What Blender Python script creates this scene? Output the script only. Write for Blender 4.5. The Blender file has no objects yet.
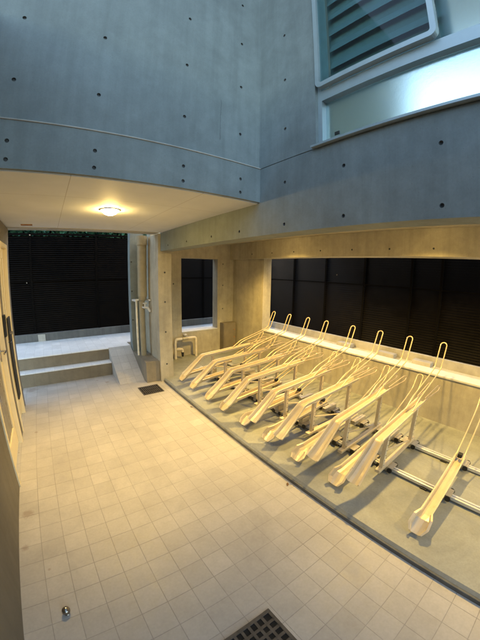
import bpy, bmesh, math, random
from mathutils import Vector, Matrix
random.seed(7)
S = bpy.context.scene
COL = S.collection
R = math.radians

# ------------------------------------------------------------------ helpers
def tag(o, label=None, cat=None, group=None, kind=None):
    if label: o['label'] = label
    if cat: o['category'] = cat
    if group: o['group'] = group
    if kind: o['kind'] = kind
    return o

def empty(name, loc=(0, 0, 0), label=None, cat=None, group=None):
    o = bpy.data.objects.new(name, None)
    o.empty_display_size = .1
    COL.objects.link(o)
    o.location = loc
    return tag(o, label, cat, group)

class MB:
    """collects shapes; build() links them as one mesh object"""
    def __init__(s):
        s.v, s.f, s.m = [], [], []
        s.smooth = []
    def add(s, vs, fs, mi=0, sm=False):
        b = len(s.v)
        s.v += [tuple(v) for v in vs]
        s.f += [tuple(b + i for i in f) for f in fs]
        s.m += [mi] * len(fs)
        s.smooth += [sm] * len(fs)
        return s
    def box(s, x0, x1, y0, y1, z0, z1, mi=0, bev=0.0):
        if bev > 0:
            bm = bmesh.new()
            bmesh.ops.create_cube(bm, size=1)
            for v in bm.verts:
                v.co = Vector(((x0 + x1) / 2 + v.co.x * (x1 - x0), (y0 + y1) / 2 + v.co.y * (y1 - y0), (z0 + z1) / 2 + v.co.z * (z1 - z0)))
            bmesh.ops.bevel(bm, geom=bm.edges[:], offset=bev, segments=2, affect='EDGES', profile=.5)
            bm.verts.index_update()
            s.add([v.co for v in bm.verts], [[v.index for v in f.verts] for f in bm.faces], mi)
            bm.free()
            return s
        vs = [(x, y, z) for x in (x0, x1) for y in (y0, y1) for z in (z0, z1)]
        return s.add(vs, [(0, 1, 3, 2), (4, 6, 7, 5), (0, 4, 5, 1), (2, 3, 7, 6), (0, 2, 6, 4), (1, 5, 7, 3)], mi)
    def tube(s, pts, r, n=8, mi=0, caps=True, closed=False):
        P = [Vector(p) for p in pts]
        N = len(P)
        prev = None
        rings = []
        for i in range(N):
            if closed: t = (P[(i + 1) % N] - P[i - 1])
            elif i == 0: t = P[1] - P[0]
            elif i == N - 1: t = P[-1] - P[-2]
            else: t = (P[i + 1] - P[i]).normalized() + (P[i] - P[i - 1]).normalized()
            t.normalize()
            if prev is None:
                a = Vector((0, 0, 1)) if abs(t.z) < .9 else Vector((1, 0, 0))
                u = t.cross(a).normalized()
            else:
                u = (prev - t * prev.dot(t)).normalized()
            prev = u
            w = t.cross(u)
            rr = r[i] if isinstance(r, (list, tuple)) else r
            rings.append([P[i] + (u * math.cos(2 * math.pi * k / n) + w * math.sin(2 * math.pi * k / n)) * rr for k in range(n)])
        vs = [v for ring in rings for v in ring]
        fs = []
        for i in range(N if closed else N - 1):
            j = (i + 1) % N
            for k in range(n):
                fs.append((i * n + k, i * n + (k + 1) % n, j * n + (k + 1) % n, j * n + k))
        s.add(vs, fs, mi, True)
        if caps and not closed:
            s.add(rings[0], [tuple(range(n))[::-1]], mi)
            s.add(rings[-1], [tuple(range(n))], mi)
        return s
    def cyl(s, c, r, h, n=24, mi=0, axis='z', r2=None):
        a = Vector(c)
        d = {'x': Vector((1, 0, 0)), 'y': Vector((0, 1, 0)), 'z': Vector((0, 0, 1))}[axis] * h
        return s.tube([a, a + d], [r, r if r2 is None else r2], n, mi)
    def lathe(s, c, prof, n=28, mi=0):
        """prof: (radius, z) pairs round the vertical axis through c"""
        c = Vector(c)
        vs, fs = [], []
        for (r, z) in prof:
            for k in range(n):
                a = 2 * math.pi * k / n
                vs.append(c + Vector((r * math.cos(a), r * math.sin(a), z)))
        for i in range(len(prof) - 1):
            for k in range(n):
                fs.append((i * n + k, i * n + (k + 1) % n, (i + 1) * n + (k + 1) % n, (i + 1) * n + k))
        return s.add(vs, fs, mi, True)
    def prism(s, poly, y0, y1, mi=0):
        """poly in (x, z), extruded along y"""
        n = len(poly)
        vs = [(x, y0, z) for x, z in poly] + [(x, y1, z) for x, z in poly]
        fs = [tuple(range(n)), tuple(range(n, 2 * n))[::-1]] + [(i, i + n, (i + 1) % n + n, (i + 1) % n) for i in range(n)]
        return s.add(vs, fs, mi)
    def build(s, name, mats, parent=None, loc=None):
        me = bpy.data.meshes.new(name)
        me.from_pydata(s.v, [], s.f)
        for i, p in enumerate(me.polygons):
            p.material_index = s.m[i]
            p.use_smooth = s.smooth[i]
        for m in (mats if isinstance(mats, (list, tuple)) else [mats]):
            me.materials.append(m)
        bm = bmesh.new(); bm.from_mesh(me)
        bmesh.ops.recalc_face_normals(bm, faces=bm.faces[:])
        bm.to_mesh(me); bm.free()
        o = bpy.data.objects.new(name, me)
        COL.objects.link(o)
        if parent is not None: o.parent = parent
        if loc is not None: o.location = loc
        return o

def fillet(pts, r, n=5):
    P = [Vector(p) for p in pts]
    out = [P[0]]
    for i in range(1, len(P) - 1):
        a, b, c = P[i - 1], P[i], P[i + 1]
        d1, d2 = (a - b), (c - b)
        rr = min(r, d1.length * .49, d2.length * .49)
        p1, p2 = b + d1.normalized() * rr, b + d2.normalized() * rr
        for k in range(n + 1):
            t = k / n
            out.append(p1 * (1 - t) ** 2 + b * 2 * t * (1 - t) + p2 * t * t)
    out.append(P[-1])
    return out

def cut_holes(o, holes, mat_hole):
    """tie-rod cone holes: each (centre, axis) is drilled 14 mm deep into o's mesh"""
    mb = MB()
    for (c, ax, r) in holes:
        c = Vector(c); ax = Vector(ax)
        mb.tube([c - ax * .03, c + ax * .0, c + ax * .012], [r * 1.2, r, r * .72], 20)
    k = mb.build('cutter', mat_hole)
    m = o.modifiers.new('b', 'BOOLEAN')
    m.operation = 'DIFFERENCE'; m.object = k; m.solver = 'EXACT'; m.use_self = False
    try: m.material_mode = 'TRANSFER'
    except Exception: pass
    dg = bpy.context.evaluated_depsgraph_get()
    me = bpy.data.meshes.new_from_object(o.evaluated_get(dg))
    o.modifiers.clear()
    old = o.data
    o.data = me
    bpy.data.meshes.remove(old)
    for p in me.polygons: p.use_smooth = False
    bpy.data.objects.remove(k)

# ------------------------------------------------------------------ materials
def newmat(name):
    m = bpy.data.materials.new(name)
    m.use_nodes = True
    nt = m.node_tree
    for n in list(nt.nodes): nt.nodes.remove(n)
    out = nt.nodes.new('ShaderNodeOutputMaterial')
    b = nt.nodes.new('ShaderNodeBsdfPrincipled')
    nt.links.new(b.outputs[0], out.inputs[0])
    return m, nt, b

def N(nt, t, **kw):
    n = nt.nodes.new(t)
    for k, v in kw.items():
        if hasattr(n, k): setattr(n, k, v)
    return n

def lk(nt, a, b): nt.links.new(a, b)

def pos(nt, scale=(1, 1, 1)):
    g = N(nt, 'ShaderNodeNewGeometry')
    mp = N(nt, 'ShaderNodeMapping')
    mp.inputs['Scale'].default_value = scale
    lk(nt, g.outputs['Position'], mp.inputs[0])
    return mp.outputs[0]

def noise(nt, vec, scale, detail=4, rough=.6, dist=0):
    n = N(nt, 'ShaderNodeTexNoise')
    lk(nt, vec, n.inputs['Vector'])
    n.inputs['Scale'].default_value = scale
    n.inputs['Detail'].default_value = detail
    n.inputs['Roughness'].default_value = rough
    n.inputs['Distortion'].default_value = dist
    return n.outputs['Fac']

def ramp(nt, fac, stops):
    r = N(nt, 'ShaderNodeValToRGB')
    e = r.color_ramp.elements
    while len(e) < len(stops): e.new(.5)
    for i, (p, c) in enumerate(stops):
        e[i].position = p
        e[i].color = (c[0], c[1], c[2], 1) if isinstance(c, (tuple, list)) else (c, c, c, 1)
    lk(nt, fac, r.inputs[0])
    return r.outputs[0]

def mix(nt, a, b, fac, mode='MIX'):
    m = N(nt, 'ShaderNodeMix', data_type='RGBA', blend_type=mode)
    if hasattr(fac, 'is_output') or hasattr(fac, 'links'): lk(nt, fac, m.inputs[0])
    else: m.inputs[0].default_value = fac
    for s, i in ((a, 6), (b, 7)):
        if hasattr(s, 'links'): lk(nt, s, m.inputs[i])
        else: m.inputs[i].default_value = (*s, 1)
    return m.outputs[2]

def math_(nt, op, a, b=None, c=None):
    m = N(nt, 'ShaderNodeMath', operation=op)
    for i, s in enumerate((a, b, c)):
        if s is None: continue
        if hasattr(s, 'links'): lk(nt, s, m.inputs[i])
        else: m.inputs[i].default_value = s
    return m.outputs[0]

def bump(nt, b, h, strength, dist=.01):
    n = N(nt, 'ShaderNodeBump')
    n.inputs['Strength'].default_value = strength
    n.inputs['Distance'].default_value = dist
    lk(nt, h, n.inputs['Height'])
    lk(nt, n.outputs[0], b.inputs['Normal'])

def concrete(name, base, rough=.75, streak=.5, var=.35):
    m, nt, b = newmat(name)
    big = noise(nt, pos(nt), 1.3, 5, .62, .4)
    mid = noise(nt, pos(nt), 9, 6, .65)
    fine = noise(nt, pos(nt), 90, 3, .6)
    st = noise(nt, pos(nt, (7, 7, .55)), 1.6, 5, .65, .3)
    pit = N(nt, 'ShaderNodeTexVoronoi'); lk(nt, pos(nt), pit.inputs['Vector']); pit.inputs['Scale'].default_value = 42
    lo = tuple(c * (1 - var) for c in base); hi = tuple(min(1, c * (1 + var)) for c in base)
    c = ramp(nt, big, [(.3, lo), (.7, hi)])
    c = mix(nt, c, ramp(nt, mid, [(.3, .72), (.7, 1.1)]), .6, 'MULTIPLY')
    c = mix(nt, c, ramp(nt, st, [(.34, .62), (.55, 1.0), (.75, 1.08)]), streak, 'MULTIPLY')
    c = mix(nt, c, ramp(nt, fine, [(.3, .86), (.7, 1.05)]), .5, 'MULTIPLY')
    pits = math_(nt, 'LESS_THAN', pit.outputs['Distance'], math_(nt, 'MULTIPLY', mid, .16))
    c = mix(nt, c, (.09, .09, .09), math_(nt, 'MULTIPLY', pits, .45))
    if name == 'exposed_concrete':
        # one hairline crack and its stain in the hanging wall
        sx = N(nt, 'ShaderNodeSeparateXYZ'); lk(nt, pos(nt), sx.inputs[0])
        dx = math_(nt, 'ABSOLUTE', math_(nt, 'ADD', math_(nt, 'SUBTRACT', sx.outputs[0], 1.165), math_(nt, 'MULTIPLY', math_(nt, 'SUBTRACT', mid, .5), .03)))
        kx = math_(nt, 'LESS_THAN', dx, .0028)
        kz = math_(nt, 'LESS_THAN', math_(nt, 'ABSOLUTE', math_(nt, 'SUBTRACT', sx.outputs[2], 2.93)), .17)
        ky = math_(nt, 'LESS_THAN', math_(nt, 'ABSOLUTE', math_(nt, 'SUBTRACT', sx.outputs[1], 1.87)), .05)
        c = mix(nt, c, (.06, .065, .065), math_(nt, 'MULTIPLY', math_(nt, 'MULTIPLY', kx, kz), math_(nt, 'MULTIPLY', ky, .5)))
    lk(nt, c, b.inputs['Base Color'])
    lk(nt, ramp(nt, mid, [(.3, rough - .12), (.7, rough + .1)]), b.inputs['Roughness'])
    h = math_(nt, 'ADD', math_(nt, 'MULTIPLY', fine, .25), math_(nt, 'ADD', mid, math_(nt, 'MULTIPLY', pits, -.6)))
    bump(nt, b, h, .25, .004)
    return m

def plain(name, col, rough=.5, metal=0.0, var=.12, scale=14, bmp=.05):
    m, nt, b = newmat(name)
    n1 = noise(nt, pos(nt), scale, 5, .6)
    n2 = noise(nt, pos(nt), scale * .18, 4, .6)
    c = ramp(nt, n1, [(.3, tuple(x * (1 - var) for x in col)), (.7, tuple(min(1, x * (1 + var)) for x in col))])
    c = mix(nt, c, ramp(nt, n2, [(.3, 1 - var), (.7, 1 + var * .4)]), .8, 'MULTIPLY')
    lk(nt, c, b.inputs['Base Color'])
    b.inputs['Metallic'].default_value = metal
    lk(nt, ramp(nt, n1, [(.25, max(.03, rough - .1)), (.75, min(1, rough + .12))]), b.inputs['Roughness'])
    if bmp: bump(nt, b, n1, bmp, .001)
    return m

def tiles(name, col, dirt=True):
    m, nt, b = newmat(name)
    v = pos(nt)
    mp = N(nt, 'ShaderNodeMapping'); lk(nt, v, mp.inputs[0])
    mp.inputs['Location'].default_value = (-1.4695, -.5358, 0)
    br = N(nt, 'ShaderNodeTexBrick'); lk(nt, mp.outputs[0], br.inputs['Vector'])
    br.offset = 0; br.squash = 1
    br.inputs['Scale'].default_value = 1
    br.inputs['Brick Width'].default_value = .15
    br.inputs['Row Height'].default_value = .15
    br.inputs['Mortar Size'].default_value = .0026
    br.inputs['Mortar Smooth'].default_value = .35
    br.inputs['Bias'].default_value = 0
    br.inputs['Color1'].default_value = (*[c * .93 for c in col], 1)
    br.inputs['Color2'].default_value = (*[c * 1.05 for c in col], 1)
    n0 = noise(nt, v, .9, 5, .6, .6)
    grout = ramp(nt, n0, [(.38, tuple(c * .84 for c in col)), (.62, tuple(c * .60 for c in col))])
    if not dirt: grout = ramp(nt, n0, [(.4, tuple(c * .9 for c in col)), (.6, tuple(c * .75 for c in col))])
    lk(nt, grout, br.inputs['Mortar'])
    n1 = noise(nt, v, 2.2, 6, .65, .5)
    n2 = noise(nt, v, 60, 4, .6)
    n3 = noise(nt, v, 13, 5, .7, .3)
    c = mix(nt, br.outputs['Color'], ramp(nt, n1, [(.3, .82), (.65, 1.06)]), .75, 'MULTIPLY')
    c = mix(nt, c, ramp(nt, n3, [(.3, .88), (.6, 1.03)]), .6, 'MULTIPLY')
    c = mix(nt, c, ramp(nt, n2, [(.3, .9), (.7, 1.06)]), .6, 'MULTIPLY')
    if dirt:
        # rust spots and small stains lying on the floor by the left wall
        vo = N(nt, 'ShaderNodeTexVoronoi'); lk(nt, v, vo.inputs['Vector']); vo.inputs['Scale'].default_value = 3.1
        sp = math_(nt, 'LESS_THAN', vo.outputs['Distance'], math_(nt, 'MULTIPLY', n3, .045))
        c = mix(nt, c, (.16, .1, .055), math_(nt, 'MULTIPLY', sp, .7))
        for (x, y, r) in ((-.41, 2.06, .045), (-.44, 1.73, .03), (-.3, 1.5, .012), (-.40, 4.72, .09), (-.33, 3.35, .02), (.74, 4.55, .03), (.6, 4.7, .025)):
            sub = N(nt, 'ShaderNodeVectorMath', operation='DISTANCE')
            lk(nt, v, sub.inputs[0]); sub.inputs[1].default_value = (x, y, 0)
            d = math_(nt, 'ADD', sub.outputs['Value'], math_(nt, 'MULTIPLY', math_(nt, 'SUBTRACT', n3, .5), r * 2.2))
            k = N(nt, 'ShaderNodeMapRange'); lk(nt, d, k.inputs[0])
            k.inputs[1].default_value = r * .5; k.inputs[2].default_value = r * 1.2
            k.inputs[3].default_value = .38; k.inputs[4].default_value = 0
            c = mix(nt, c, (.17, .095, .045), k.outputs[0])
    lk(nt, c, b.inputs['Base Color'])
    lk(nt, ramp(nt, n3, [(.3, .42), (.7, .62)]), b.inputs['Roughness'])
    h = math_(nt, 'ADD', math_(nt, 'MULTIPLY', br.outputs['Fac'], -1), math_(nt, 'MULTIPLY', n2, .12))
    bump(nt, b, h, .35, .003)
    return m

def ceiling_mat():
    m, nt, b = newmat('painted_ceiling_board')
    v = pos(nt)
    n1 = noise(nt, v, 3, 5, .6)
    col = ramp(nt, n1, [(.3, (.62, .635, .63)), (.7, (.69, .70, .695))])
    sx = N(nt, 'ShaderNodeSeparateXYZ'); lk(nt, v, sx.inputs[0])
    def joint(s, off, per):
        a = math_(nt, 'SUBTRACT', s, off)
        f = math_(nt, 'ABSOLUTE', math_(nt, 'SUBTRACT', math_(nt, 'FRACT', math_(nt, 'ADD', math_(nt, 'DIVIDE', a, per), .5)), .5))
        return math_(nt, 'LESS_THAN', f, .002 / per)
    j = math_(nt, 'MAXIMUM', joint(sx.outputs[0], .13, .91), joint(sx.outputs[1], 2.42, 1.82))
    col = mix(nt, col, (.33, .3, .25), math_(nt, 'MULTIPLY', j, .8))
    lk(nt, col, b.inputs['Base Color'])
    b.inputs['Roughness'].default_value = .7
    bump(nt, b, math_(nt, 'SUBTRACT', noise(nt, v, 120, 2), j), .12, .002)
    return m

def emit(name, col, s):
    m = bpy.data.materials.new(name); m.use_nodes = True
    nt = m.node_tree
    for n in list(nt.nodes): nt.nodes.remove(n)
    out = nt.nodes.new('ShaderNodeOutputMaterial'); e = nt.nodes.new('ShaderNodeEmission')
    e.inputs[0].default_value = (*col, 1); e.inputs[1].default_value = s
    nt.links.new(e.outputs[0], out.inputs[0])
    return m

def frosted(name):
    m, nt, b = newmat(name)
    v = pos(nt)
    w = noise(nt, pos(nt, (1, 1, 1)), 38, 3, .6, .8)
    b.inputs['Base Color'].default_value = (.66, .91, .945, 1)
    b.inputs['Transmission Weight'].default_value = 1
    b.inputs['Roughness'].default_value = .3
    b.inputs['IOR'].default_value = 1.45
    bump(nt, b, w, .2, .003)
    return m

def clear_glass(name, tint=(.76, .89, .905)):
    m = bpy.data.materials.new(name); m.use_nodes = True
    nt = m.node_tree
    for n in list(nt.nodes): nt.nodes.remove(n)
    out = nt.nodes.new('ShaderNodeOutputMaterial')
    g = nt.nodes.new('ShaderNodeBsdfGlossy'); g.inputs['Roughness'].default_value = .03
    t = nt.nodes.new('ShaderNodeBsdfTransparent'); t.inputs[0].default_value = (*tint, 1)
    fr = nt.nodes.new('ShaderNodeFresnel'); fr.inputs[0].default_value = 1.4
    mx = nt.nodes.new('ShaderNodeMixShader')
    ge = nt.nodes.new('ShaderNodeNewGeometry'); sb = nt.nodes.new('ShaderNodeMath'); sb.operation = 'SUBTRACT'; sb.inputs[0].default_value = 1
    nt.links.new(ge.outputs['Backfacing'], sb.inputs[1])
    ml = nt.nodes.new('ShaderNodeMath'); ml.operation = 'MULTIPLY'
    nt.links.new(fr.outputs[0], ml.inputs[0]); nt.links.new(sb.outputs[0], ml.inputs[1])
    nt.links.new(ml.outputs[0], mx.inputs[0]); nt.links.new(t.outputs[0], mx.inputs[1]); nt.links.new(g.outputs[0], mx.inputs[2])
    nt.links.new(mx.outputs[0], out.inputs[0])
    return m

def leafmat(name, a, b_):
    m, nt, b = newmat(name)
    oi = N(nt, 'ShaderNodeNewGeometry')
    c = ramp(nt, oi.outputs['Random Per Island'], [(0, a), (1, b_)])
    lk(nt, c, b.inputs['Base Color'])
    b.inputs['Roughness'].default_value = .5
    return m

def rack_mat():
    m, nt, b = newmat('worn_cream_steel')
    v = pos(nt)
    n1 = noise(nt, v, 6, 5, .6); n2 = noise(nt, pos(nt, (1, 2, 1)), 14, 5, .7, .2); n3 = noise(nt, v, 45, 4, .65)
    c = ramp(nt, n1, [(.3, (.60, .51, .35)), (.7, (.67, .58, .41))])
    sc = ramp(nt, math_(nt, 'MULTIPLY', n2, n3), [(.30, 0.0), (.42, 1.0)])
    c = mix(nt, c, (.33, .25, .16), math_(nt, 'MULTIPLY', sc, .3))
    lk(nt, c, b.inputs['Base Color'])
    b.inputs['Metallic'].default_value = .2
    lk(nt, ramp(nt, n3, [(.3, .26), (.7, .44)]), b.inputs['Roughness'])
    return m

def slab_mat():
    m, nt, b = newmat('trowelled_floor')
    v = pos(nt)
    n1 = noise(nt, v, 2.2, 6, .65, .5); n2 = noise(nt, pos(nt, (9, 1.2, 1)), 3.0, 5, .7, .4); n3 = noise(nt, v, 70, 4, .6); n4 = noise(nt, v, 9, 5, .7)
    c = ramp(nt, n1, [(.3, (.20, .21, .20)), (.7, (.33, .345, .325))])
    c = mix(nt, c, ramp(nt, n2, [(.36, .7), (.5, 1.0)]), .18, 'MULTIPLY')
    c = mix(nt, c, ramp(nt, n3, [(.3, .84), (.7, 1.06)]), .7, 'MULTIPLY')
    c = mix(nt, c, ramp(nt, n4, [(.62, 1.0), (.74, .6)]), .6, 'MULTIPLY')
    lk(nt, c, b.inputs['Base Color'])
    lk(nt, ramp(nt, n4, [(.3, .34), (.7, .56)]), b.inputs['Roughness'])
    bump(nt, b, math_(nt, 'ADD', n3, n1), .12, .003)
    return m

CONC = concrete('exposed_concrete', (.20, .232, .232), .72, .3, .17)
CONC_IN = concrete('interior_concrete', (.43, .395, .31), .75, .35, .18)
CONC_HOLE = concrete('tie_hole_mortar', (.085, .09, .09), .9, .1, .2)
CONC_DARK = concrete('weathered_concrete', (.12, .12, .117), .8, .6, .3)
LEFTW = concrete('left_wall_plaster', (.16, .145, .12), .7, .35, .2)
PLINTH = concrete('plinth_concrete', (.24, .21, .16), .8, .4, .25)
RISER = concrete('riser_mortar', (.20, .165, .115), .8, .3, .2)
CEIL = ceiling_mat()
TILE = tiles('floor_tile', (.435, .412, .382))
TILE_OUT = tiles('landing_tile', (.74, .74, .74), False)
SLAB = slab_mat()
KERBM = plain('kerb_edge_shade', (.11, .117, .12), .7, 0, .3, 12, .1)  # darker bluish colour paints in the shade on the riser
CREAM = rack_mat()
WIRE = plain('bright_wire', (.58, .46, .29), .36, .3, .05, 8, 0)
GALV = plain('galvanised_steel', (.5, .46, .38), .4, .5, .12, 12, 0)
ALU = plain('aluminium_rail', (.74, .74, .72), .4, .45, .05, 6, 0)
DARKST = plain('dark_steel', (.035, .033, .03), .5, .4, .3, 25, .05)
RUBBER = plain('black_rubber', (.018, .018, .018), .7, 0, .2, 30, .05)
FENCE = plain('dark_fence_slats', (.0045, .0034, .0024), .45, 0, .3, 6, 0)
FENCE.node_tree.nodes['Principled BSDF'].inputs['Specular IOR Level'].default_value = .07
FENCE2 = plain('dark_fence_posts', (.003, .0024, .002), .75, 0, .3, 6, 0)
FENCE2.node_tree.nodes['Principled BSDF'].inputs['Specular IOR Level'].default_value = .06
ALUF = plain('window_aluminium', (.36, .42, .44), .4, .5, .05, 20, .0)
COPING = plain('white_coping', (.55, .56, .57), .5, 0, .08, 8, .03)
PVC = plain('cream_pipe', (.28, .24, .155), .55, 0, .12, 9, .02)
PVCW = plain('white_pipe_wrap', (.7, .64, .52), .5, 0, .12, 16, .05)
BOXM = plain('brown_box_paint', (.18, .155, .115), .6, 0, .15, 10, .05)
DOORM = plain('cream_door_paint', (.76, .66, .44), .38, 0, .025, 10, .02)
DOORP = plain('grey_door_panel', (.20, .18, .15), .3, .2, .12, 8, .02)
IRON = plain('cast_iron_grate', (.10, .09, .08), .6, .5, .35, 25, .12)
PIT_SHADE = plain('pit_shade_black', (.008, .008, .008), .95, 0, .2, 10, 0)
STEEL = plain('polished_steel', (.6, .58, .56), .12, 1.0, .05, 20, 0)
STOPM = plain('tarnished_steel', (.34, .31, .28), .2, 1.0, .1, 40, 0)
BLOCKM = concrete('pale_concrete_block', (.42, .40, .36), .85, .2, .2)
SOIL = concrete('outside_ground', (.2, .2, .19), .9, .1, .25)
LEAF = leafmat('hedge_leaves', (.02, .075, .05), (.06, .17, .1))
DRYLEAF = plain('dry_leaf', (.16, .085, .035), .8, 0, .3, 40, .1)
BARK = plain('bark', (.08, .06, .045), .9, 0, .3, 15, .3)
LAMP = emit('lit_lamp_diffuser', (1, .67, .21), 46)
LAMPB = emit('lit_bay_lamp_diffuser', (1, .66, .20), 20)
FROST = frosted('frosted_glass')
GLASS = clear_glass('clear_window_glass')
BLIND = plain('pale_blind_slat', (.125, .16, .165), .6, 0, .1, 10, 0)
CURT = plain('dim_curtain', (.13, .17, .175), .8, 0, .15, 9, 0)
ROOMW = plain('room_plaster', (.55, .58, .58), .8, 0, .1, 5, .02)
RUSTP = plain('rusty_plate', (.30, .15, .06), .7, .2, .3, 20, .1)

# ------------------------------------------------------------------ fixed dimensions (metres)
XL, X1, X2 = -.48, 1.562, 3.60      # left wall, courtyard side of the bay, far wall of the bay
Y1, YR, YF = 1.864, 5.15, 6.30      # hanging wall, rear wall, back fence
ZC, ZB, ZS = 2.30, 2.04, 2.605      # ceiling, beam underside, seam
TOP = 5.6

# ------------------------------------------------------------------ setting
g = MB(); g.add([(-60, -60, -.30), (60, -60, -.30), (60, 60, -.30), (-60, 60, -.30)], [(0, 1, 2, 3)])
tag(g.build('ground', SOIL), kind='structure')

f = MB(); f.box(XL - .06, X1, -5, 4.87, -.12, 0)
tag(f.build('courtyard_floor', TILE), kind='structure')
# ramp beside the steps and the landing behind
f = MB(); f.add([(.90, 4.33, 0.004), (1.30, 4.33, 0.004), (1.30, 5.09, .422), (.90, 5.09, .422), (.90, 4.33, -.1), (1.30, 4.33, -.1), (1.30, 5.09, -.1), (.90, 5.09, -.1)],
                [(0, 1, 2, 3), (0, 4, 5, 1), (1, 5, 6, 2), (2, 6, 7, 3), (3, 7, 4, 0), (4, 7, 6, 5)])
tag(f.build('ramp', TILE), kind='structure')
f = MB(); f.box(-6, 1.30, 5.094, YF + .1, -.2, .42)
f.box(1.30, 6, 5.36, YF + .1, -.2, .42); f.box(3.82, 6, -5, 5.36, -.2, .42)
tag(f.build('landing', TILE_OUT), kind='structure')

f = MB(); f.prism([(X1 + .012, -.1), (X2 + .1, -.1), (X2 + .1, .048), (X1 + .03, .048), (X1 + .012, .03)], -5, YR, 0)
tag(f.build('bay_floor', SLAB), kind='structure')
f = MB(); f.box(X1 - .006, X1 + .012, -5, 4.10, -.1, .030, 0, .003)
tag(f.build('kerb', KERBM), kind='structure')

# ceilings
f = MB(); f.box(-1.9, X1, Y1 + .03, 4.12, ZC + .012, ZC + .09)
tag(f.build('ceiling', CEIL), kind='structure')
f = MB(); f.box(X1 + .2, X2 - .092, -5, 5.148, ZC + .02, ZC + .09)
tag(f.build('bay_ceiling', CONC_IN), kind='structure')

# ------------------------------------------------------------------ building: concrete walls
# hanging wall over the entrance (lower band stands 12 mm proud of the upper lift)
f = MB(); f.box(-1.9, X1, Y1, Y1 + .18, ZC + .02, ZS); f.box(-1.9, X1, Y1 + .014, Y1 + .18, ZS, TOP)
w = f.build('hanging_wall', [CONC, CONC_HOLE])
hol = []
for x in (-1.30, -.80, -.235, .262, .862, 1.357):
    for z in (2.37, 2.478): hol.append(((x, Y1, z), (0, 1, 0), .0125))
    for z in (2.86, 3.29, 3.725, 4.16, 4.6, 5.04): hol.append(((x, Y1 + .014, z), (0, 1, 0), .0125))
cut_holes(w, hol, CONC_HOLE)
tag(w, 'bluish concrete wall hanging above the entrance ceiling, crossed by one pale ledge', 'wall')

js = MB(); js.prism([(-1.9, 0)] * 0 or [(0, 0), (0, 0), (0, 0)], 0, 0) if False else js.box(-1.9, X1 - .002, Y1 - .007, Y1 + .013, ZS - .002, ZS + .007, 0, .003)
js.build('joint_strip', BLOCKM, w)
# window wall over the bike bay with the beam below it
WY0, WY1, WZ0, WZ1 = -1.1, 1.275, ZS, 4.5
f = MB()
f.box(X1, X1 + .2, -5, 4.148, ZB, ZS - .003)
f.box(X1, X1 + .2, WY1, 2.2, ZS + .003, TOP); f.box(X1, X1 + .2, -5, WY0, ZS + .003, TOP); f.box(X1, X1 + .2, WY0, WY1, WZ1, TOP)
f.box(X1 + .006, X1 + .2, WY1, 2.2, ZS - .003, ZS + .003); f.box(X1 + .006, X1 + .2, -5, WY0, ZS - .003, ZS + .003)
w = f.build('window_wall', [CONC, CONC_HOLE])
hol = []
for y in (3.85, 3.25, 2.65, 2.15, 1.575, 1.05, .455, -.1, -.7, -1.4):
    hol.append(((X1, y, 2.105), (1, 0, 0), .0125))
    if y < Y1: hol.append(((X1, y, 2.428), (1, 0, 0), .0125))
for y in (1.575, -1.4):
    for z in (2.86, 3.29, 3.725, 4.16, 4.6): hol.append(((X1, y, z), (1, 0, 0), .0125))
cut_holes(w, hol, CONC_HOLE)
tag(w, 'bluish concrete wall with a large aluminium window, above the bicycle bay', 'wall')
WALLWIN = w

def part(mb, name, mat, parent):
    return mb.build(name, mat, parent)

# window in it
wf = MB()
xf = X1 + .03
wf.box(xf, xf + .09, WY1 - .035, WY1, WZ0 + .03, WZ1)                # left jamb
wf.box(xf, xf + .09, WY0, WY0 + .035, WZ0 + .03, WZ1)
wf.box(xf, xf + .09, WY0 + .035, WY1 - .035, WZ1 - .04, WZ1)
wf.box(xf, xf + .09, WY0 + .035, WY1 - .035, 2.965, 3.045)            # transom
wf.box(xf, xf + .09, WY0 + .035, WY1 - .035, WZ0 + .03, WZ0 + .055)
wf.box(xf + .02, xf + .08, -.16, -.12, WZ0 + .055, 2.955)
win = wf.build('window', ALUF, WALLWIN)
s = MB(); s.prism([(X1 - .035, WZ0 + .002), (X1 + .15, WZ0 + .002), (X1 + .15, WZ0 + .03), (X1 - .035, WZ0 + .016)], WY0, WY1 + .02)
s.build('sill', ALUF, win)
# protruding sash, rounded corners
def sash(y0, y1, z0, z1, x, w_, d):
    m = MB()
    r_o, r_i = .045, .018
    def rr(y0, y1, z0, z1, r):
        out = []
        for (cy, cz, a0) in ((y1 - r, z1 - r, 0), (y0 + r, z1 - r, 90), (y0 + r, z0 + r, 180), (y1 - r, z0 + r, 270)):
            for k in range(6):
                a = R(a0 + 18 * k); out.append((cy + r * math.cos(a), cz + r * math.sin(a)))
        return out
    o, i = rr(y0, y1, z0, z1, r_o), rr(y0 + w_, y1 - w_, z0 + w_, z1 - w_, r_i)
    n = len(o)
    vs = [(x, y, z) for y, z in o] + [(x, y, z) for y, z in i] + [(x + d, y, z) for y, z in o] + [(x + d, y, z) for y, z in i]
    fs = []
    for k in range(n):
        j = (k + 1) % n
        fs += [(k, j, n + j, n + k), (2 * n + k, 3 * n + k, 3 * n + j, 2 * n + j), (k, 2 * n + k, 2 * n + j, j), (n + k, n + j, 3 * n + j, 3 * n + k)]
    m.add(vs, fs)
    return m
sash(.42, 1.262, 3.05, 4.42, X1 - .015, .034, .044).build('sash_frame', ALUF, win)
p = MB(); p.box(X1 + .004, X1 + .010, .45, 1.23, 3.08, 4.39); p.build('pane', GLASS, win)
p = MB(); p.box(xf + .05, xf + .056, WY0 + .03, .43, 3.05, WZ1 - .03); p.build('pane', FROST, win)
p = MB(); p.box(xf + .045, xf + .052, -.12, WY1 - .03, WZ0 + .05, 2.96); p.build('pane', FROST, win)
p = MB(); p.box(xf + .045, xf + .052, WY0 + .03, -.16, WZ0 + .05, 2.96); p.build('pane', FROST, win)
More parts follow.
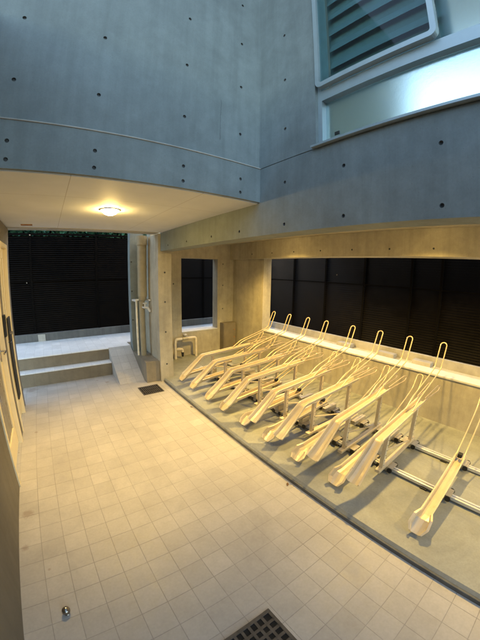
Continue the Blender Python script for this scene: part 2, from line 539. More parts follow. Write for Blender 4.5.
l = MB(); l.box(xf + .035, xf + .043, 1.125, 1.165, WZ0 + .085, WZ0 + .11, 0, .003); l.build('latch', DARKST, win)
# blind inside the sash
b = MB()
for k in range(9):
    z = 3.12 + k * .15
    b.prism([(X1 + .13, z), (X1 + .134, z), (X1 + .165, z + .08), (X1 + .161, z + .08)], .40, 1.23)
b.build('blind', BLIND, win)
b = MB(); b.box(X1 + .172, X1 + .176, .38, 1.26, 3.0, 4.5); b.build('curtain', CURT, win)

# room behind the window
f = MB()
f.box(X1 + .2, 4.6, -2.5, 3.4, ZC + .12, ZC + .3)
f.box(X1 + .2, 4.6, -2.5, 3.4, 5.05, 5.2)
f.box(X1 + .2, 4.6, 3.4, 3.55, ZC + .12, 5.2); f.box(X1 + .2, 4.6, -2.65, -2.5, ZC + .12, 5.2)
f.box(4.4, 4.6, -2.5, 3.4, ZC + .3, 3.7)
f.box(4.4, 4.6, 1.75, 3.4, 3.7, 5.05); f.box(4.4, 4.6, -2.5, -2.2, 3.7, 5.05)  # back wall opening added so daylight brightens the frosted pane
tag(f.build('upper_room', ROOMW), 'pale upstairs room seen through the frosted window pane', 'room')

# pillar between entrance and bay
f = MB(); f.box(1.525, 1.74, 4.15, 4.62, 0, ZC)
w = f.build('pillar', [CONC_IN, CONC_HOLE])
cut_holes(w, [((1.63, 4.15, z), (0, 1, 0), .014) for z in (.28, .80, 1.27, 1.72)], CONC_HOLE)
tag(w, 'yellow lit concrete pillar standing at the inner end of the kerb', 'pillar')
# wall carrying on from the pillar to the rear, with a fin
f = MB(); f.box(1.545, 1.74, 4.62, 5.35, 0, ZC)
w = f.build('return_wall', CONC_IN); tag(w, 'short concrete wall behind the downpipe, next to the pillar', 'wall')
f = MB(); f.box(1.31, 1.542, 4.95, 5.09, 0, ZC + .3)
w = f.build('fin_wall', [CONC, CONC_HOLE])
cut_holes(w, [((1.335, 4.95, z), (0, 1, 0), .014) for z in (.9, 1.4, 1.9)], CONC_HOLE)
tag(w, 'narrow concrete fin wall between the downpipe and the dark back fence', 'wall')
# lintel over the entrance
f = MB(); f.box(-1.9, 1.524, 4.124, 4.34, ZC + .004, ZC + .9)
tag(f.build('lintel', CONC_IN), 'concrete lintel above the opening to the steps and back fence', 'beam')

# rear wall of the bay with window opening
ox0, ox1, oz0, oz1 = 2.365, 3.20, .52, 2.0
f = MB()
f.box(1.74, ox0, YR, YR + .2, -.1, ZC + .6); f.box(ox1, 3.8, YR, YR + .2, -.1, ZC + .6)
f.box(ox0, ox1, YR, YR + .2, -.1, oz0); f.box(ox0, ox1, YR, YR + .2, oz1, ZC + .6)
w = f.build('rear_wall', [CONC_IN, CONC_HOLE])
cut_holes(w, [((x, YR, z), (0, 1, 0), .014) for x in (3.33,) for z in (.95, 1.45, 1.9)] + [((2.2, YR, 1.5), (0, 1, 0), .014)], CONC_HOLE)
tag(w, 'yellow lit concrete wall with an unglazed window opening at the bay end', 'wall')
s = MB(); s.box(ox0 + .002, ox1 - .002, YR - .012, YR + .21, oz0 + .001, oz0 + .022, 0, .004)
s.build('sill', COPING, w)

# far side wall: pier, beam, low wall, coping
f = MB()
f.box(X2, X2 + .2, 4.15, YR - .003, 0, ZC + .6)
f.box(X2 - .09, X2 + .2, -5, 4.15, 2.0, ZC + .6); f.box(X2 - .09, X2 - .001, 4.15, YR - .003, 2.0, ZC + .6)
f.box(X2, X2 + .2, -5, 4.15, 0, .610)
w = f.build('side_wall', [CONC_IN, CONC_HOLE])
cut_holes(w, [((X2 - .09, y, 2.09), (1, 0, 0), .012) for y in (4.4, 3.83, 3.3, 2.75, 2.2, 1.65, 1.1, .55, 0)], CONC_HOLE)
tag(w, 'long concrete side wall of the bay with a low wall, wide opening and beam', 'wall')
s = MB(); s.box(X2 - .012, X2 + .212, -5, 4.148, .612, .637, 0, .004)
s.build('coping', COPING, w)
# outer face beam and building above the bay (rear side)
f = MB(); f.box(X2 + .0, X2 + .2, -5, 5.35, ZC + .6, TOP - .2); f.box(-1.9, 3.6, 5.15, 5.35, ZC + .6, TOP - .2)
w = None

# left wall with a door
f = MB()
LZ = 3.3
f.box(XL - .2, XL, -5, 2.42, -.1, LZ); f.box(XL - .2, XL, 3.22, 3.42, -.1, ZC); f.box(XL - .2, XL, 3.98, 4.2, -.1, ZC)
f.box(XL - .2, XL, 2.42, 3.22, 2.08, ZC); f.box(XL - .2, XL, 3.42, 3.98, 2.08, ZC)
w = f.build('left_wall', LEFTW)
tag(w, 'grey wall with cream framed doors at the left edge of the courtyard', 'wall')
def door(y0, y1, mat_panel, glazed):
    fr = MB()
    x0, x1 = XL - .15, XL + .012
    fr.box(x0, x1, y0, y0 + .045, 0, 2.08, 0, .003); fr.box(x0, x1, y1 - .045, y1, 0, 2.08, 0, .003)
    fr.box(x0, x1, y0 + .046, y1 - .046, 2.035, 2.08, 0, .003)
    d = fr.build('door', DOORM, w)
    lf = MB()
    a, b_ = y0 + .05, y1 - .05
    xd0, xd1 = XL - .07, XL - .03
    lf.box(xd0, xd1, a, a + .09, .02, 2.03, 0, .003); lf.box(xd0, xd1, b_ - .09, b_, .02, 2.03, 0, .003)
    lf.box(xd0, xd1, a + .091, b_ - .091, .02, .24, 0, .003); lf.box(xd0, xd1, a + .091, b_ - .091, 1.92, 2.03, 0, .003)
    lf.build('leaf_frame', DOORM, d)
    pp = MB(); pp.box(xd0 + .012, xd1 - .012, a + .092, b_ - .092, .241, 1.919); pp.build('panel', mat_panel, d)
    return d, xd1, a, b_
d, xd1, a, b_ = door(2.42, 3.22, DOORP, True)
h = MB(); h.box(xd1, xd1 + .008, b_ - .07, b_ - .03, .92, 1.10, 0, .003)
h.tube(fillet([(xd1, b_ - .05, 1.02), (xd1 + .055, b_ - .05, 1.02), (xd1 + .055, b_ - .17, 1.02)], .02), .009, 10)
h.build('handle', STEEL, d)
d, xd1, a, b_ = door(3.42, 3.98, RUBBER, False)
h = MB(); h.box(xd1, xd1 + .008, a + .02, a + .06, .92, 1.10, 0, .003)
h.tube(fillet([(xd1, a + .04, 1.02), (xd1 + .055, a + .04, 1.02), (xd1 + .055, a + .16, 1.02)], .02), .009, 10)
h.build('handle', STEEL, d)
h = MB(); h.box(XL + .0125, XL + .03, 3.50, 3.68, .36, 1.28, 0, .004); h.build('dark_gap_plate', RUBBER, d)  # raised black plate; its colour imitates the shade in an open gap
h = MB(); h.cyl((XL + .03, 3.52, 1.12), .018, .03, 16, 0, 'x'); h.build('lock', STEEL, d)
i_ = MB(); i_.box(XL + .001, XL + .026, 3.28, 3.36, 1.12, 1.34, 0, .004); i_.box(XL + .026, XL + .029, 3.295, 3.345, 1.25, 1.32)
tag(i_.build('intercom', DARKST), 'small dark intercom plate between the two doors on the left wall', 'intercom')

# ------------------------------------------------------------------ steps and plinth
f = MB()
f.box(-1.9, .898, 4.872, 5.092, -.1, .205, 0, .006)
st = f.build('step', RISER); 
tag(st, 'lower mortar step with a pale tread, below the tiled landing', 'step', 'steps to the landing')
t = MB(); t.box(-1.9, .898, 4.866, 5.09, .206, .222, 0, .004); t.build('tread', TILE_OUT, st)
f = MB(); f.box(-1.9, .898, 5.0935 - .002, 5.10, .206, .421)
f = MB(); f.box(-1.9, .898, 5.06, 5.0935, .223, .408, 0, .003)
st = f.build('step', RISER)
tag(st, 'upper mortar step riser directly under the pale landing edge', 'step', 'steps to the landing')
t = MB(); t.box(-1.9, .898, 5.054, 5.0935, .409, .426, 0, .004); t.build('tread', TILE_OUT, st)

f = MB(); f.box(1.302, 1.522, 4.20, 4.946, -.1, .34, 0, .006)
tag(f.build('plinth', PLINTH), 'low brown concrete plinth at the foot of the pillar and downpipe', 'plinth')

# ------------------------------------------------------------------ downpipe on the plinth
dp = empty('downpipe', (1.42, 4.62, .34), 'thick cream rain downpipe with collar, beside the pillar above the plinth', 'pipe')
def P(mb, name, mat, par): 
    o = mb.build(name, mat, par); o.matrix_parent_inverse = Matrix.Translation(par.location).inverted(); return o
m = MB(); m.tube([(1.42, 4.62, 1.34), (1.42, 4.62, 2.31)], .075, 24); m.tube([(1.42, 4.62, 1.26), (1.42, 4.62, 1.34)], [.05, .075], 24); P(m, 'pipe', PVC, dp)
m = MB(); m.tube([(1.42, 4.62, 2.16), (1.42, 4.62, 2.30)], .088, 24); P(m, 'collar', PVC, dp)
m = MB(); m.tube([(1.42, 4.62, 1.80), (1.42, 4.62, 1.83)], .079, 24); P(m, 'collar', PVC, dp)
m = MB(); m.tube([(1.405, 4.62, .341), (1.405, 4.62, 1.262)], .047, 20); P(m, 'lower_pipe', PVC, dp)
tp = empty('standpipe', (1.335, 4.6, .34), 'thin pale water pipe with bracket and tap, left of the thick downpipe', 'pipe')
m = MB(); m.tube([(1.325, 4.66, .341), (1.325, 4.66, 1.27)], .017, 14); P(m, 'pipe', PVCW, tp)
m = MB(); m.box(1.25, 1.52, 4.635, 4.66, 1.262, 1.29, 0, .003); m.box(1.49, 1.515, 4.50, 4.66, 1.262, 1.288, 0, .003); m.box(1.262, 1.287, 4.50, 4.635, 1.262, 1.288, 0, .003); P(m, 'bracket', COPING, tp)
m = MB(); m.tube(fillet([(1.40, 4.50, 1.16), (1.47, 4.50, 1.16), (1.50, 4.50, 1.09)], .03), .018, 12); m.tube([(1.42, 4.5, 1.17), (1.42, 4.5, 1.225)], .012, 10); m.box(1.385, 1.455, 4.49, 4.51, 1.222, 1.238, 0, .003)
m.tube([(1.405, 4.50, 1.16), (1.405, 4.60, 1.16)], .014, 10)
P(m, 'tap', COPING, tp)

# ------------------------------------------------------------------ pipes at the rear wall
wp = empty('water_pipe', (2.36, 5.0, .05), 'cream wrapped water pipe arch with a valve, under the rear opening', 'pipe')
m = MB(); m.tube(fillet([(2.15, 5.0, .05), (2.15, 5.0, .44), (2.60, 5.0, .44), (2.60, 5.0, .05)], .05), .026, 14); P(m, 'pipe', PVCW, wp)
m = MB(); m.tube([(2.36, 5.0, .44), (2.36, 5.0, .50)], .024, 12); m.lathe((2.36, 5.0, .49), [(0, 0), (.045, 0), (.05, .015), (.045, .03), (0, .036)]); m.tube([(2.30, 5.0, .44), (2.42, 5.0, .44)], .036, 14); P(m, 'valve', GALV, wp)
m = MB(); m.tube(fillet([(2.15, 5.0, .24), (2.24, 4.98, .24), (2.29, 4.97, .24), (2.29, 4.97, .17)], .03), .02, 12); m.tube([(2.19, 5, .24), (2.25, 4.98, .24)], .032, 12); P(m, 'branch', PVCW, wp)
m = MB(); m.tube([(2.29, 4.97, .18), (2.29, 4.97, .09)], [.028, .02], 12); P(m, 'drain_hose', RUBBER, wp)

ub = empty('utility_box', (3.43, 5.07, .05), 'brown cabinet standing in the rear corner of the bicycle bay', 'cabinet')
m = MB(); m.box(3.265, 3.59, 5.0, 5.147, .05, .655, 0, .006); P(m, 'body', BOXM, ub)
m = MB(); m.box(3.28, 3.575, 4.988, 4.9985, .08, .635, 0, .003); P(m, 'door', BOXM, ub)
for z in (.18, .34, .5):
    m = MB(); m.cyl((3.53, 4.980, z), .014, .008, 12, 0, 'y'); P(m, 'lock', RUSTP, ub)

# ------------------------------------------------------------------ drain grates and door stop
def grate(x0, x1, y0, y1, nx, ny, label, fr=.018, bar=.011):
    e = empty('drain_grate', ((x0 + x1) / 2, (y0 + y1) / 2, 0), label, 'drain grate')
    m = MB()
    m.box(x0, x1, y0, y0 + fr, .001, .007, 0, .002); m.box(x0, x1, y1 - fr, y1, .001, .007, 0, .002)
    m.box(x0, x0 + fr, y0 + fr, y1 - fr, .001, .007, 0, .002); m.box(x1 - fr, x1, y0 + fr, y1 - fr, .001, .007, 0, .002)
    P(m, 'frame', IRON, e)
    m = MB()
    for k in range(1, nx):
        x = x0 + fr + (x1 - x0 - 2 * fr) * k / nx
        m.box(x - bar / 2, x + bar / 2, y0 + fr, y1 - fr, .0035, .0065)
    for k in range(1, ny):
        y = y0 + fr + (y1 - y0 - 2 * fr) * k / ny
        m.box(x0 + fr, x1 - fr, y - bar / 2, y + bar / 2, .0030, .0060)
    P(m, 'bars', IRON, e)
    m = MB(); m.box(x0 + .004, x1 - .004, y0 + .004, y1 - .004, .0004, .0012); P(m, 'pit', PIT_SHADE, e)  # flat near-black sheet stands in for the shade below the bars
grate(1.105, 1.42, 3.765, 4.075, 10, 3, 'dark drain grate in the tiles at the foot of the ramp and plinth')
grate(.40, .70, .345, .645, 6, 6, 'square cast iron drain grate in the tiles beside the viewer', .02, .016)

m = MB(); m.lathe((-.245, 1.17, 0), [(.023 * math.sin(R(a)) + .0003, .025 + .023 * math.cos(R(a))) for a in range(0, 150, 10)] + [(.012, .004), (.016, .003), (.016, .0005)], 32)
tag(m.build('door_stop', STOPM), 'small polished steel ball door stop on the tiled floor', 'door stop')
m = MB(); m.box(-.30, -.17, 3.86, 3.92, ZC + .002, ZC + .012, 0, .002)
tag(m.build('ceiling_plate', RUSTP), 'small rusty plate fixed to the entrance ceiling near the left wall', 'plate')

def fallen_leaf(x, y, a, label):
    m = MB(); n = 9
    pts = []
    for k in range(n): 
        t = k / (n - 1); pts.append((t, .22 * math.sin(math.pi * t) ** .8))
    L_ = .045
    vs = [(L_ * (t - .5), L_ * w_, .002 + .009 * abs(w_) * 4 * .5) for t, w_ in pts] + [(L_ * (t - .5), 0, .001 + .004 * t) for t, w_ in pts] + [(L_ * (t - .5), -L_ * w_, .002 + .006 * w_) for t, w_ in pts]
    fs = [(k, k + 1, n + k + 1, n + k) for k in range(n - 1)] + [(n + k, n + k + 1, 2 * n + k + 1, 2 * n + k) for k in range(n - 1)]
    m.add(vs, fs)
    o = m.build('fallen_leaf', DRYLEAF, None, (x, y, .0015)); o.rotation_euler = (0, 0, a)
    tag(o, label, 'leaf', 'dry leaves by the kerb')
fallen_leaf(1.515, 1.335, .7, 'small dry brown leaf on the tiles by the kerb, opposite the low trays')
fallen_leaf(1.525, 3.10, 2.1, 'small dry brown leaf on the tiles by the kerb, nearer the pillar')

# ------------------------------------------------------------------ downlights
def downlight(x, y, z, label, watts, mat, r=.06, cone=150, blend=.55, tilt=0):
    e = empty('downlight', (x, y, z), label, 'light', 'ceiling downlights')
    m = MB(); m.lathe((x, y, z), [(r + .006, 0), (r + .016, -.001), (r + .018, -.005), (r + .006, -.009), (r + .001, -.006), (r, 0)], 36); P(m, 'trim', COPING, e)
    m = MB(); m.lathe((x, y, z), [(.001, -.052), (r * .35, -.049), (r * .65, -.039), (r * .88, -.022), (r * .99, 0)], 36); P(m, 'diffuser', mat, e)
    L = bpy.data.lights.new('lamp', 'SPOT'); L.energy = watts; L.color = (1, .65, .175); L.spot_size = R(cone); L.spot_blend = blend; L.shadow_soft_size = .05
    o = bpy.data.objects.new('lamp', L); COL.objects.link(o); o.parent = e; o.location = (0, 0, -.068); o.rotation_euler = (0, R(-tilt), 0)
downlight(.55, 2.80, ZC + .012, 'round lit downlight in the pale entrance ceiling', 33, LAMP, .08, 92, .9)
downlight(2.78, 3.24, ZC + .02, 'lit downlight in the bay ceiling nearest the rear wall, hidden behind the beam', 46, LAMPB, .05, 128, .7, 13)
downlight(2.78, 1.09, ZC + .02, 'lit downlight in the bay ceiling over the high trays, hidden behind the beam', 38, LAMPB, .05, 128, .7, 13)
downlight(2.78, -1.06, ZC + .02, 'lit downlight in the bay ceiling farthest from the rear wall', 30, LAMPB, .05, 128, .7, 13)

# ------------------------------------------------------------------ slide rails
def rail(x, label):
    e = empty('slide_rail', (x, 1.5, .05), label, 'rail', 'slide rails for the bicycle racks')
    m = MB(); m.box(x - .026, x + .026, -3.5, 4.25, .062, .092, 0, .004); m.box(x - .006, x + .006, -3.5, 4.25, .0925, .1, 0)
    P(m, 'track', ALU, e)
    y = -3.2
    while y < 4.2:
        m = MB(); m.box(x - .04, x + .04, y - .03, y + .03, .0485, .0615, 0, .003); P(m, 'foot', DARKST, e)
        y += .92
rail(2.30, 'long aluminium slide rail on the bay floor, the one nearer the tiles')
rail(2.83, 'long aluminium slide rail on the bay floor, the one nearer the low wall')

# ------------------------------------------------------------------ bicycle racks
def sweep(path, prof, widths=None, mi=0):
    """closed profile [(y, n)] swept along path [(x, z)]; n is measured square to the path"""
    m = MB(); n = len(prof); vs, fs = [], []
    for i, (x, z) in enumerate(path):
        if i == 0: t = Vector((path[1][0] - x, path[1][1] - z))
        elif i == len(path) - 1: t = Vector((x - path[i - 1][0], z - path[i - 1][1]))
        else: t = (Vector((path[i + 1][0] - x, path[i + 1][1] - z)).normalized() + Vector((x - path[i - 1][0], z - path[i - 1][1])).normalized())
        t.normalize()
        nx, nz = -t.y, t.x
        sw, sh = (1, 1) if widths is None else widths[i]
        for (y, h) in prof: vs.append((x + nx * h * sh, y * sw, z + nz * h * sh))
    for i in range(len(path) - 1):
        for k in range(n): fs.append((i * n + k, i * n + (k + 1) % n, (i + 1) * n + (k + 1) % n, (i + 1) * n + k))
    fs += [tuple(range(n)), tuple(range((len(path) - 1) * n, len(path) * n))[::-1]]
    return m.add(vs, fs)

W, T, F = .037, .003, .036
PROF = [(-W - .010, F), (-W - .010, F - T), (-W - T, F - T), (-W + .002, .0), (-.010, -.005), (.010, -.005), (W - .002, .0), (W + T, F - T), (W + .010, F - T), (W + .010, F),
        (W - .001, F), (W - .007, T), (.010, T - .005), (-.010, T - .005), (-W + .007, T), (-W + .001, F)]
def smooth_path(pts, r=.06):
    return [(p.x, p.z) for p in fillet([(x, 0, z) for x, z in pts], r, 4)]

def loop(path, half, r=.0045, wobble=0.0):
    """two wires side by side along path [(x, z)], joined by a round end at the top"""
    a = [Vector((x, -half, z)) for x, z in path]; 
    t = (a[-1] - a[-2]).normalized()
    arch = [Vector((path[-1][0], 0, path[-1][1])) + t * half * math.sin(R(d)) + Vector((0, -half * math.cos(R(d)), 0)) for d in range(18, 180, 18)]
    b = [Vector((x, half, z)) for x, z in path][::-1]
    A = fillet(a, .05, 5); B = fillet(b, .05, 5)
    return A + arch + B

def side_loop(y, pts, r=.035):
    P_ = [(x, y + dy, z) for x, dy, z in pts]
    return fillet(P_, r, 4)

def make_rack(high):
    e = empty('bike_rack', (1.75, 0, .05))
    def Q(mb, name, mat, par=e):
        o = mb.build(name, mat, par)
        o.matrix_parent_inverse = Matrix.Translation((1.75, 0, .05)).inverted() if par is e else Matrix.Identity(4)
        return o
    if high:
        path = smooth_path([(1.69, .235), (1.74, .268), (2.0, .478), (2.93, .53)], .02)
        wd = []
        for (x, z) in path:
            k = max(0, min(1, (1.98 - x) / .27)); wd.append((1 + .42 * k, 1 - .1 * k))
        Q(sweep(path, PROF, wd), 'tray', CREAM)
        top = .05
        m = MB(); m.tube(loop([(2.58, .545), (2.72, .63), (3.12, .735), (3.31, .785), (3.42, 1.03)], .034), .0064, 8); Q(m, 'wheel_loop', WIRE)
        for s in (-1, 1):
            m = MB(); m.tube(side_loop(s * .040, [(2.70, 0, .55), (2.95, s * .004, .56), (3.30, s * .016, .56), (3.34, s * .016, .60), (3.26, s * .012, .625), (2.88, 0, .585)]), .0052, 8); Q(m, 'side_guide', WIRE)
        # posts: slotted angle steel
        for (x, zt) in ((2.17, .465), (2.80, .505)):
            m = MB(); m.box(x - .017, x + .017, -.017, -.0135, .115, zt); m.box(x - .017, x - .0135, -.0135, .017, .115, zt)
            k = .16
            while k < zt - .05:
                m.cyl((x + .004, -.0165, k), .005, -.0022, 10, 1, 'y'); k += .05
            po = Q(m, 'post', [CREAM])
            po.data.materials.append(DARKST)
        m = MB(); m.box(2.10, 2.90, -.024, .024, .112, .140, 0, .004)
        Q(m, 'base_bar', CREAM)
        m = MB(); m.tube([(2.19, 0, .30), (2.76, 0, .15)], .008, 8); Q(m, 'brace', CREAM)
    else:
        path = [(1.735, .078), (1.775, .108), (1.825, .146), (1.87, .156), (2.66, .235)]
        wd = []
        for (x, z) in path:
            wd.append({1.735: (1.05, .8), 1.775: (1.62, .95), 1.825: (1.5, 1.0)}.get(x, (1, 1)))
        Q(sweep(path, PROF, wd), 'tray', CREAM)
        m = MB(); m.tube(loop([(2.55, .225), (2.68, .305), (3.08, .455), (3.24, .52), (3.33, .64)], .034), .006, 8); Q(m, 'wheel_loop', WIRE)
        m = MB(); m.box(2.60, 2.645, -.02, .02, .262, .30, 0, .006); Q(m, 'stop_block', RUBBER)
        m = MB(); m.box(2.24, 2.36, -.03, .03, .112, .176, 0, .004); Q(m, 'bracket', GALV)
        m = MB(); m.box(2.66, 2.89, -.025, .025, .112, .16, 0, .004); Q(m, 'bracket', GALV)
    # roller carriages on both rails
    for x in (2.30, 2.83):
        m = MB(); m.box(x - .055, x + .055, -.075, .075, .1025, .111, 0, .002)
        m.box(x - .055, x - .050, -.075, .075, .07, .1025); m.box(x + .050, x + .055, -.075, .075, .07, .1025)
        c = Q(m, 'carriage', GALV)
        for s in (-1, 1):
            for (dx) in (-.066, .058):
                rl = MB(); rl.cyl((x + dx, s * .055, .088), .024, .008, 18, 0, 'x')
                ro = rl.build('roller', DARKST, c); ro.matrix_parent_inverse = Matrix.Identity(4)
    return e

def copy_tree(o, parent=None):
    c = o.copy(); COL.objects.link(c)
    if parent is not None:
        c.parent = parent; c.matrix_parent_inverse = o.matrix_parent_inverse.copy()
    for ch in list(o.children): copy_tree(ch, c)
    return c

ORD = ['nearest the rear wall', 'second from the rear wall', 'third from the rear wall', 'fourth from the rear wall', 'fifth from the rear wall',
       'sixth from the rear wall', 'seventh from the rear wall', 'eighth from the rear wall', 'ninth from the rear wall']
HY = [(3.62, .6), (3.27, -.4), (2.85, .3), (2.50, .2), (2.04, .5), (1.655, -.3), (1.24, .6), (.845, .4)]
LY = [(3.84, 0), (3.48, .4), (3.04, -.4), (2.68, .2), (2.26, -.2), (1.87, .3), (1.46, 0), (1.03, .4), (.325, .2)]
def lay(spots, high):
    first = make_rack(high)
    for i, (y, yaw) in enumerate(spots):
        o = first if i == 0 else copy_tree(first)
        o.location = (1.75, y, .05)
        o.rotation_euler = (0, 0, R(yaw))
        if high:
            lab = 'high cream bicycle tray with tall wire loop, the high one ' + ORD[i]
            if i == 7: lab = 'high cream bicycle tray with tall wire loop, the high one farthest from the rear wall'
        else:
            lab = 'low cream bicycle tray close to the floor, the low one ' + ORD[i]
            if i == 8: lab = 'low cream bicycle tray standing apart from all others, its rails bare on both sides'
        tag(o, lab, 'bike rack', 'high bicycle trays on the slide rails' if high else 'low bicycle trays on the slide rails')
lay(HY, True)
lay(LY, False)

# ------------------------------------------------------------------ fences
def fence(along, c, a0, a1, posts, z0, z1, label, face, glintpos=()):
    e = empty('louvre_fence', (c, (a0 + a1) / 2, z0) if along == 'y' else ((a0 + a1) / 2, c, z0), label, 'fence')
    def bx(mb, a, b, d0, d1, za, zb, mi=0):
        if along == 'y': mb.box(c + d0, c + d1, a, b, za, zb, mi)
        else: mb.box(a, b, c + d0, c + d1, za, zb, mi)
    edges = [a0] + posts + [a1]
    for i in range(len(edges) - 1):
        a, b = edges[i] + .016, edges[i + 1] - .016
        m = MB()
        z = z0 + .02
        while z < z1 - .05:
            # sloping louvre blade
            if along == 'y':
                m.prism([(c - .013, z), (c - .009, z), (c + .024, z + .047), (c + .020, z + .047)], a, b)
            else:
                n_ = len(m.v)
                q = [(c - .013, z), (c - .009, z), (c + .024, z + .047), (c + .020, z + .047)]
                vs = [(a, y, zz) for y, zz in q] + [(b, y, zz) for y, zz in q]
                m.add(vs, [(0, 1, 2, 3), (7, 6, 5, 4)] + [(k, k + 4, (k + 1) % 4 + 4, (k + 1) % 4) for k in range(4)])
            z += .040
        P(m, 'louvre_panel', FENCE, e)
    for q in edges:
        m = MB(); bx(m, q - .02, q + .02, -.018, .03, z0 - .06, z1 + .01); P(m, 'post', FENCE2, e)
    m = MB(); bx(m, a0 + .021, a1 - .021, -.016, -.0135, 1.575, 1.595); bx(m, a0 + .021, a1 - .021, -.022, .022, z1 - .03, z1 + .008); P(m, 'rail', FENCE2, e)
    for (q, z) in glintpos:  # bright steel discs added to imitate small dots of light
        m = MB()
        if along == 'y': m.cyl((c - .034, q, z), .012, .01, 12, 0, 'x')
        else: m.cyl((q, c - .034, z), .012, .01, 12, 0, 'y')
        P(m, 'glint_disc', STEEL, e)
    return e
fence('x', YF, -3.3, 4.65, [-2.1, -.32, .95, 2.22, 3.49], .55, 2.50, 'dark louvred fence behind the landing and steps', 'y', [(-.41, 1.57), (-.32, 2.47)])
fence('y', 4.75, -3.5, 6.2, [-2.3, -1.4, -.5, .4, 1.33, 1.81, 2.68, 3.55, 4.42, 5.29], .53, 2.75, 'dark louvred fence along the outside of the low bay wall', 'x', [(3.27, 1.74)])
m = MB(); m.box(-3.4, 4.6, YF - .07, YF + .09, .40, .575, 0, .006)
tag(m.build('kerb_wall', CONC_DARK), 'low grey concrete base under the fence behind the landing', 'wall')
m = MB(); m.box(-.28, -.14, YF - .078, YF - .071, .42, .56, 0, .002)
tag(m.build('cover_plate', BLOCKM), 'small pale square plate on the concrete base of the back fence', 'plate')
m = MB(); m.box(4.69, 4.84, -3.6, 6.2, .40, .56, 0, .006)
tag(m.build('kerb_wall', BLOCKM), 'low pale concrete base under the fence outside the bay', 'wall')
blk = [(2.88, .30, 'pale concrete block at the fence foot, seen under the fourth wire loop'), (2.05, .32, 'pale concrete block at the fence foot, middle one of three'), (1.43, .30, 'pale concrete block at the fence foot, nearest the lone low tray')]
for (y, wd, lab) in blk:
    m = MB(); m.box(4.50, 4.66, y - wd / 2, y + wd / 2, .42, .50, 0, .008)
    tag(m.build('concrete_block', BLOCKM), lab, 'block', 'concrete blocks at the fence foot')

# ------------------------------------------------------------------ greenery over the fence
def bush(x0, x1, y, z0, z1, n, label):
    e = empty('hedge', ((x0 + x1) / 2, y, .0), label, 'hedge')
    m = MB()
    for k in range(n):
        x = random.uniform(x0, x1); yy = max(6.75, y + random.gauss(0, .35))
        top = z1 - .5 + .35 * math.sin(x * 2.3) + .25 * math.sin(x * 5.1 + 1)
        z = z0 + (top - z0) * random.random() ** 1.5
        s_ = random.uniform(.06, .13)
        M = Matrix.Rotation(random.uniform(0, 6.28), 3, 'Z') @ Matrix.Rotation(random.uniform(-1.1, 1.1), 3, 'X')
        q = [Vector((0, -s_, 0)), Vector((s_ * .5, -.1 * s_, .12 * s_)), Vector((0, s_, 0)), Vector((-s_ * .5, -.1 * s_, .12 * s_))]
        m.add([Vector((x, yy, z)) + M @ p_ for p_ in q], [(0, 1, 2), (0, 2, 3)])
    P(m, 'foliage', LEAF, e)
    m = MB()
    x = x0 + .3
    while x < x1:
        m.tube([(x, y, -.3), (x + random.uniform(-.1, .1), y, 1.3), (x + random.uniform(-.3, .3), y + random.uniform(-.2, .2), z1 - .7)], [.04, .03, .012], 7); x += .55
    P(m, 'stems', BARK, e)
bush(-1.3, 2.3, 7.2, 2.2, 4.2, 20000, 'green leafy hedge showing above the back fence')

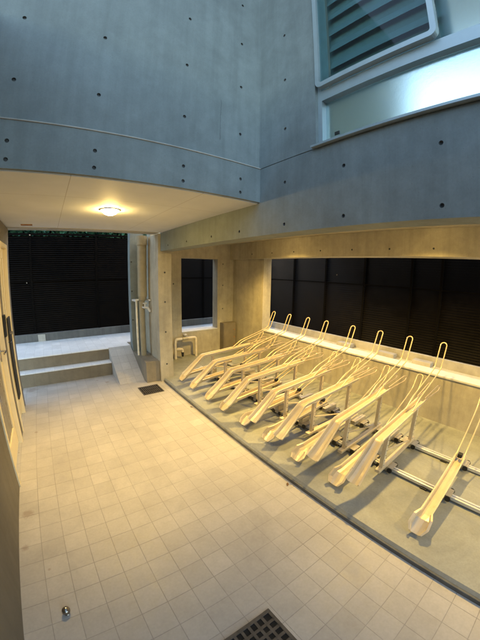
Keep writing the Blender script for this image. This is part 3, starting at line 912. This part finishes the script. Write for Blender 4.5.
# ------------------------------------------------------------------ sky and sun
wld = bpy.data.worlds.new('World'); S.world = wld; wld.use_nodes = True
nt = wld.node_tree
for n in list(nt.nodes): nt.nodes.remove(n)
out = nt.nodes.new('ShaderNodeOutputWorld'); bg = nt.nodes.new('ShaderNodeBackground'); sky = nt.nodes.new('ShaderNodeTexSky')
sky.sky_type = 'NISHITA'; sky.sun_disc = False
EL, ROT = R(12), R(25)
sky.sun_elevation = EL; sky.sun_rotation = ROT
sky.air_density = 1.0; sky.dust_density = 2.2; sky.ozone_density = .6
bg.inputs[1].default_value = .15
nt.links.new(sky.outputs[0], bg.inputs[0]); nt.links.new(bg.outputs[0], out.inputs[0])
sl = bpy.data.lights.new('sun', 'SUN'); sl.energy = .5; sl.angle = R(15); sl.color = (1, .93, .84)
so = bpy.data.objects.new('sun', sl); COL.objects.link(so)
d = Vector((math.sin(ROT) * math.cos(EL), math.cos(ROT) * math.cos(EL), math.sin(EL)))
so.rotation_euler = (-d).to_track_quat('-Z', 'Y').to_euler(); so.location = (0, 0, 12)

# ------------------------------------------------------------------ camera (wide clip-on lens)
cd = bpy.data.cameras.new('camera'); cd.type = 'PANO'
cd.panorama_type = 'FISHEYE_LENS_POLYNOMIAL'
cd.sensor_width = 32; cd.sensor_height = 32; cd.sensor_fit = 'AUTO'
K = (0.06980338559320769, 8.868862368885603e-06, -4.433392665760171e-05, 7.793514865919753e-07)
cd.fisheye_polynomial_k0 = 0
cd.fisheye_polynomial_k1, cd.fisheye_polynomial_k2, cd.fisheye_polynomial_k3, cd.fisheye_polynomial_k4 = [-k for k in K]
cd.fisheye_fov = R(180)
cd.clip_start = .02; cd.clip_end = 500
cam = bpy.data.objects.new('camera', cd); COL.objects.link(cam)
yaw, pitch, roll, hgt = .636055174, -.16545841, .0176594471, 1.7304
cy, sy, cp, sp = math.cos(yaw), math.sin(yaw), math.cos(pitch), math.sin(pitch)
fw = Vector((sy * cp, cy * cp, sp)); rt = Vector((cy, -sy, 0)); up = rt.cross(fw)
c_, s_ = math.cos(roll), math.sin(roll)
r2 = c_ * rt + s_ * up; u2 = -s_ * rt + c_ * up
M = Matrix((r2, u2, -fw)).transposed().to_4x4(); M.translation = (0, 0, hgt)
cam.matrix_world = M
S.camera = cam

S.view_settings.view_transform = 'Standard'; S.view_settings.look = 'None'
S.view_settings.gamma = 1; S.view_settings.use_curve_mapping = False
S.view_settings.exposure = 2.93
S.render.engine = 'CYCLES'
try:
    S.cycles.use_denoising = True
    S.cycles.denoiser = 'OPENIMAGEDENOISE'
except Exception: pass
S.cycles.max_bounces = 10; S.cycles.diffuse_bounces = 5; S.cycles.sample_clamp_indirect = 4
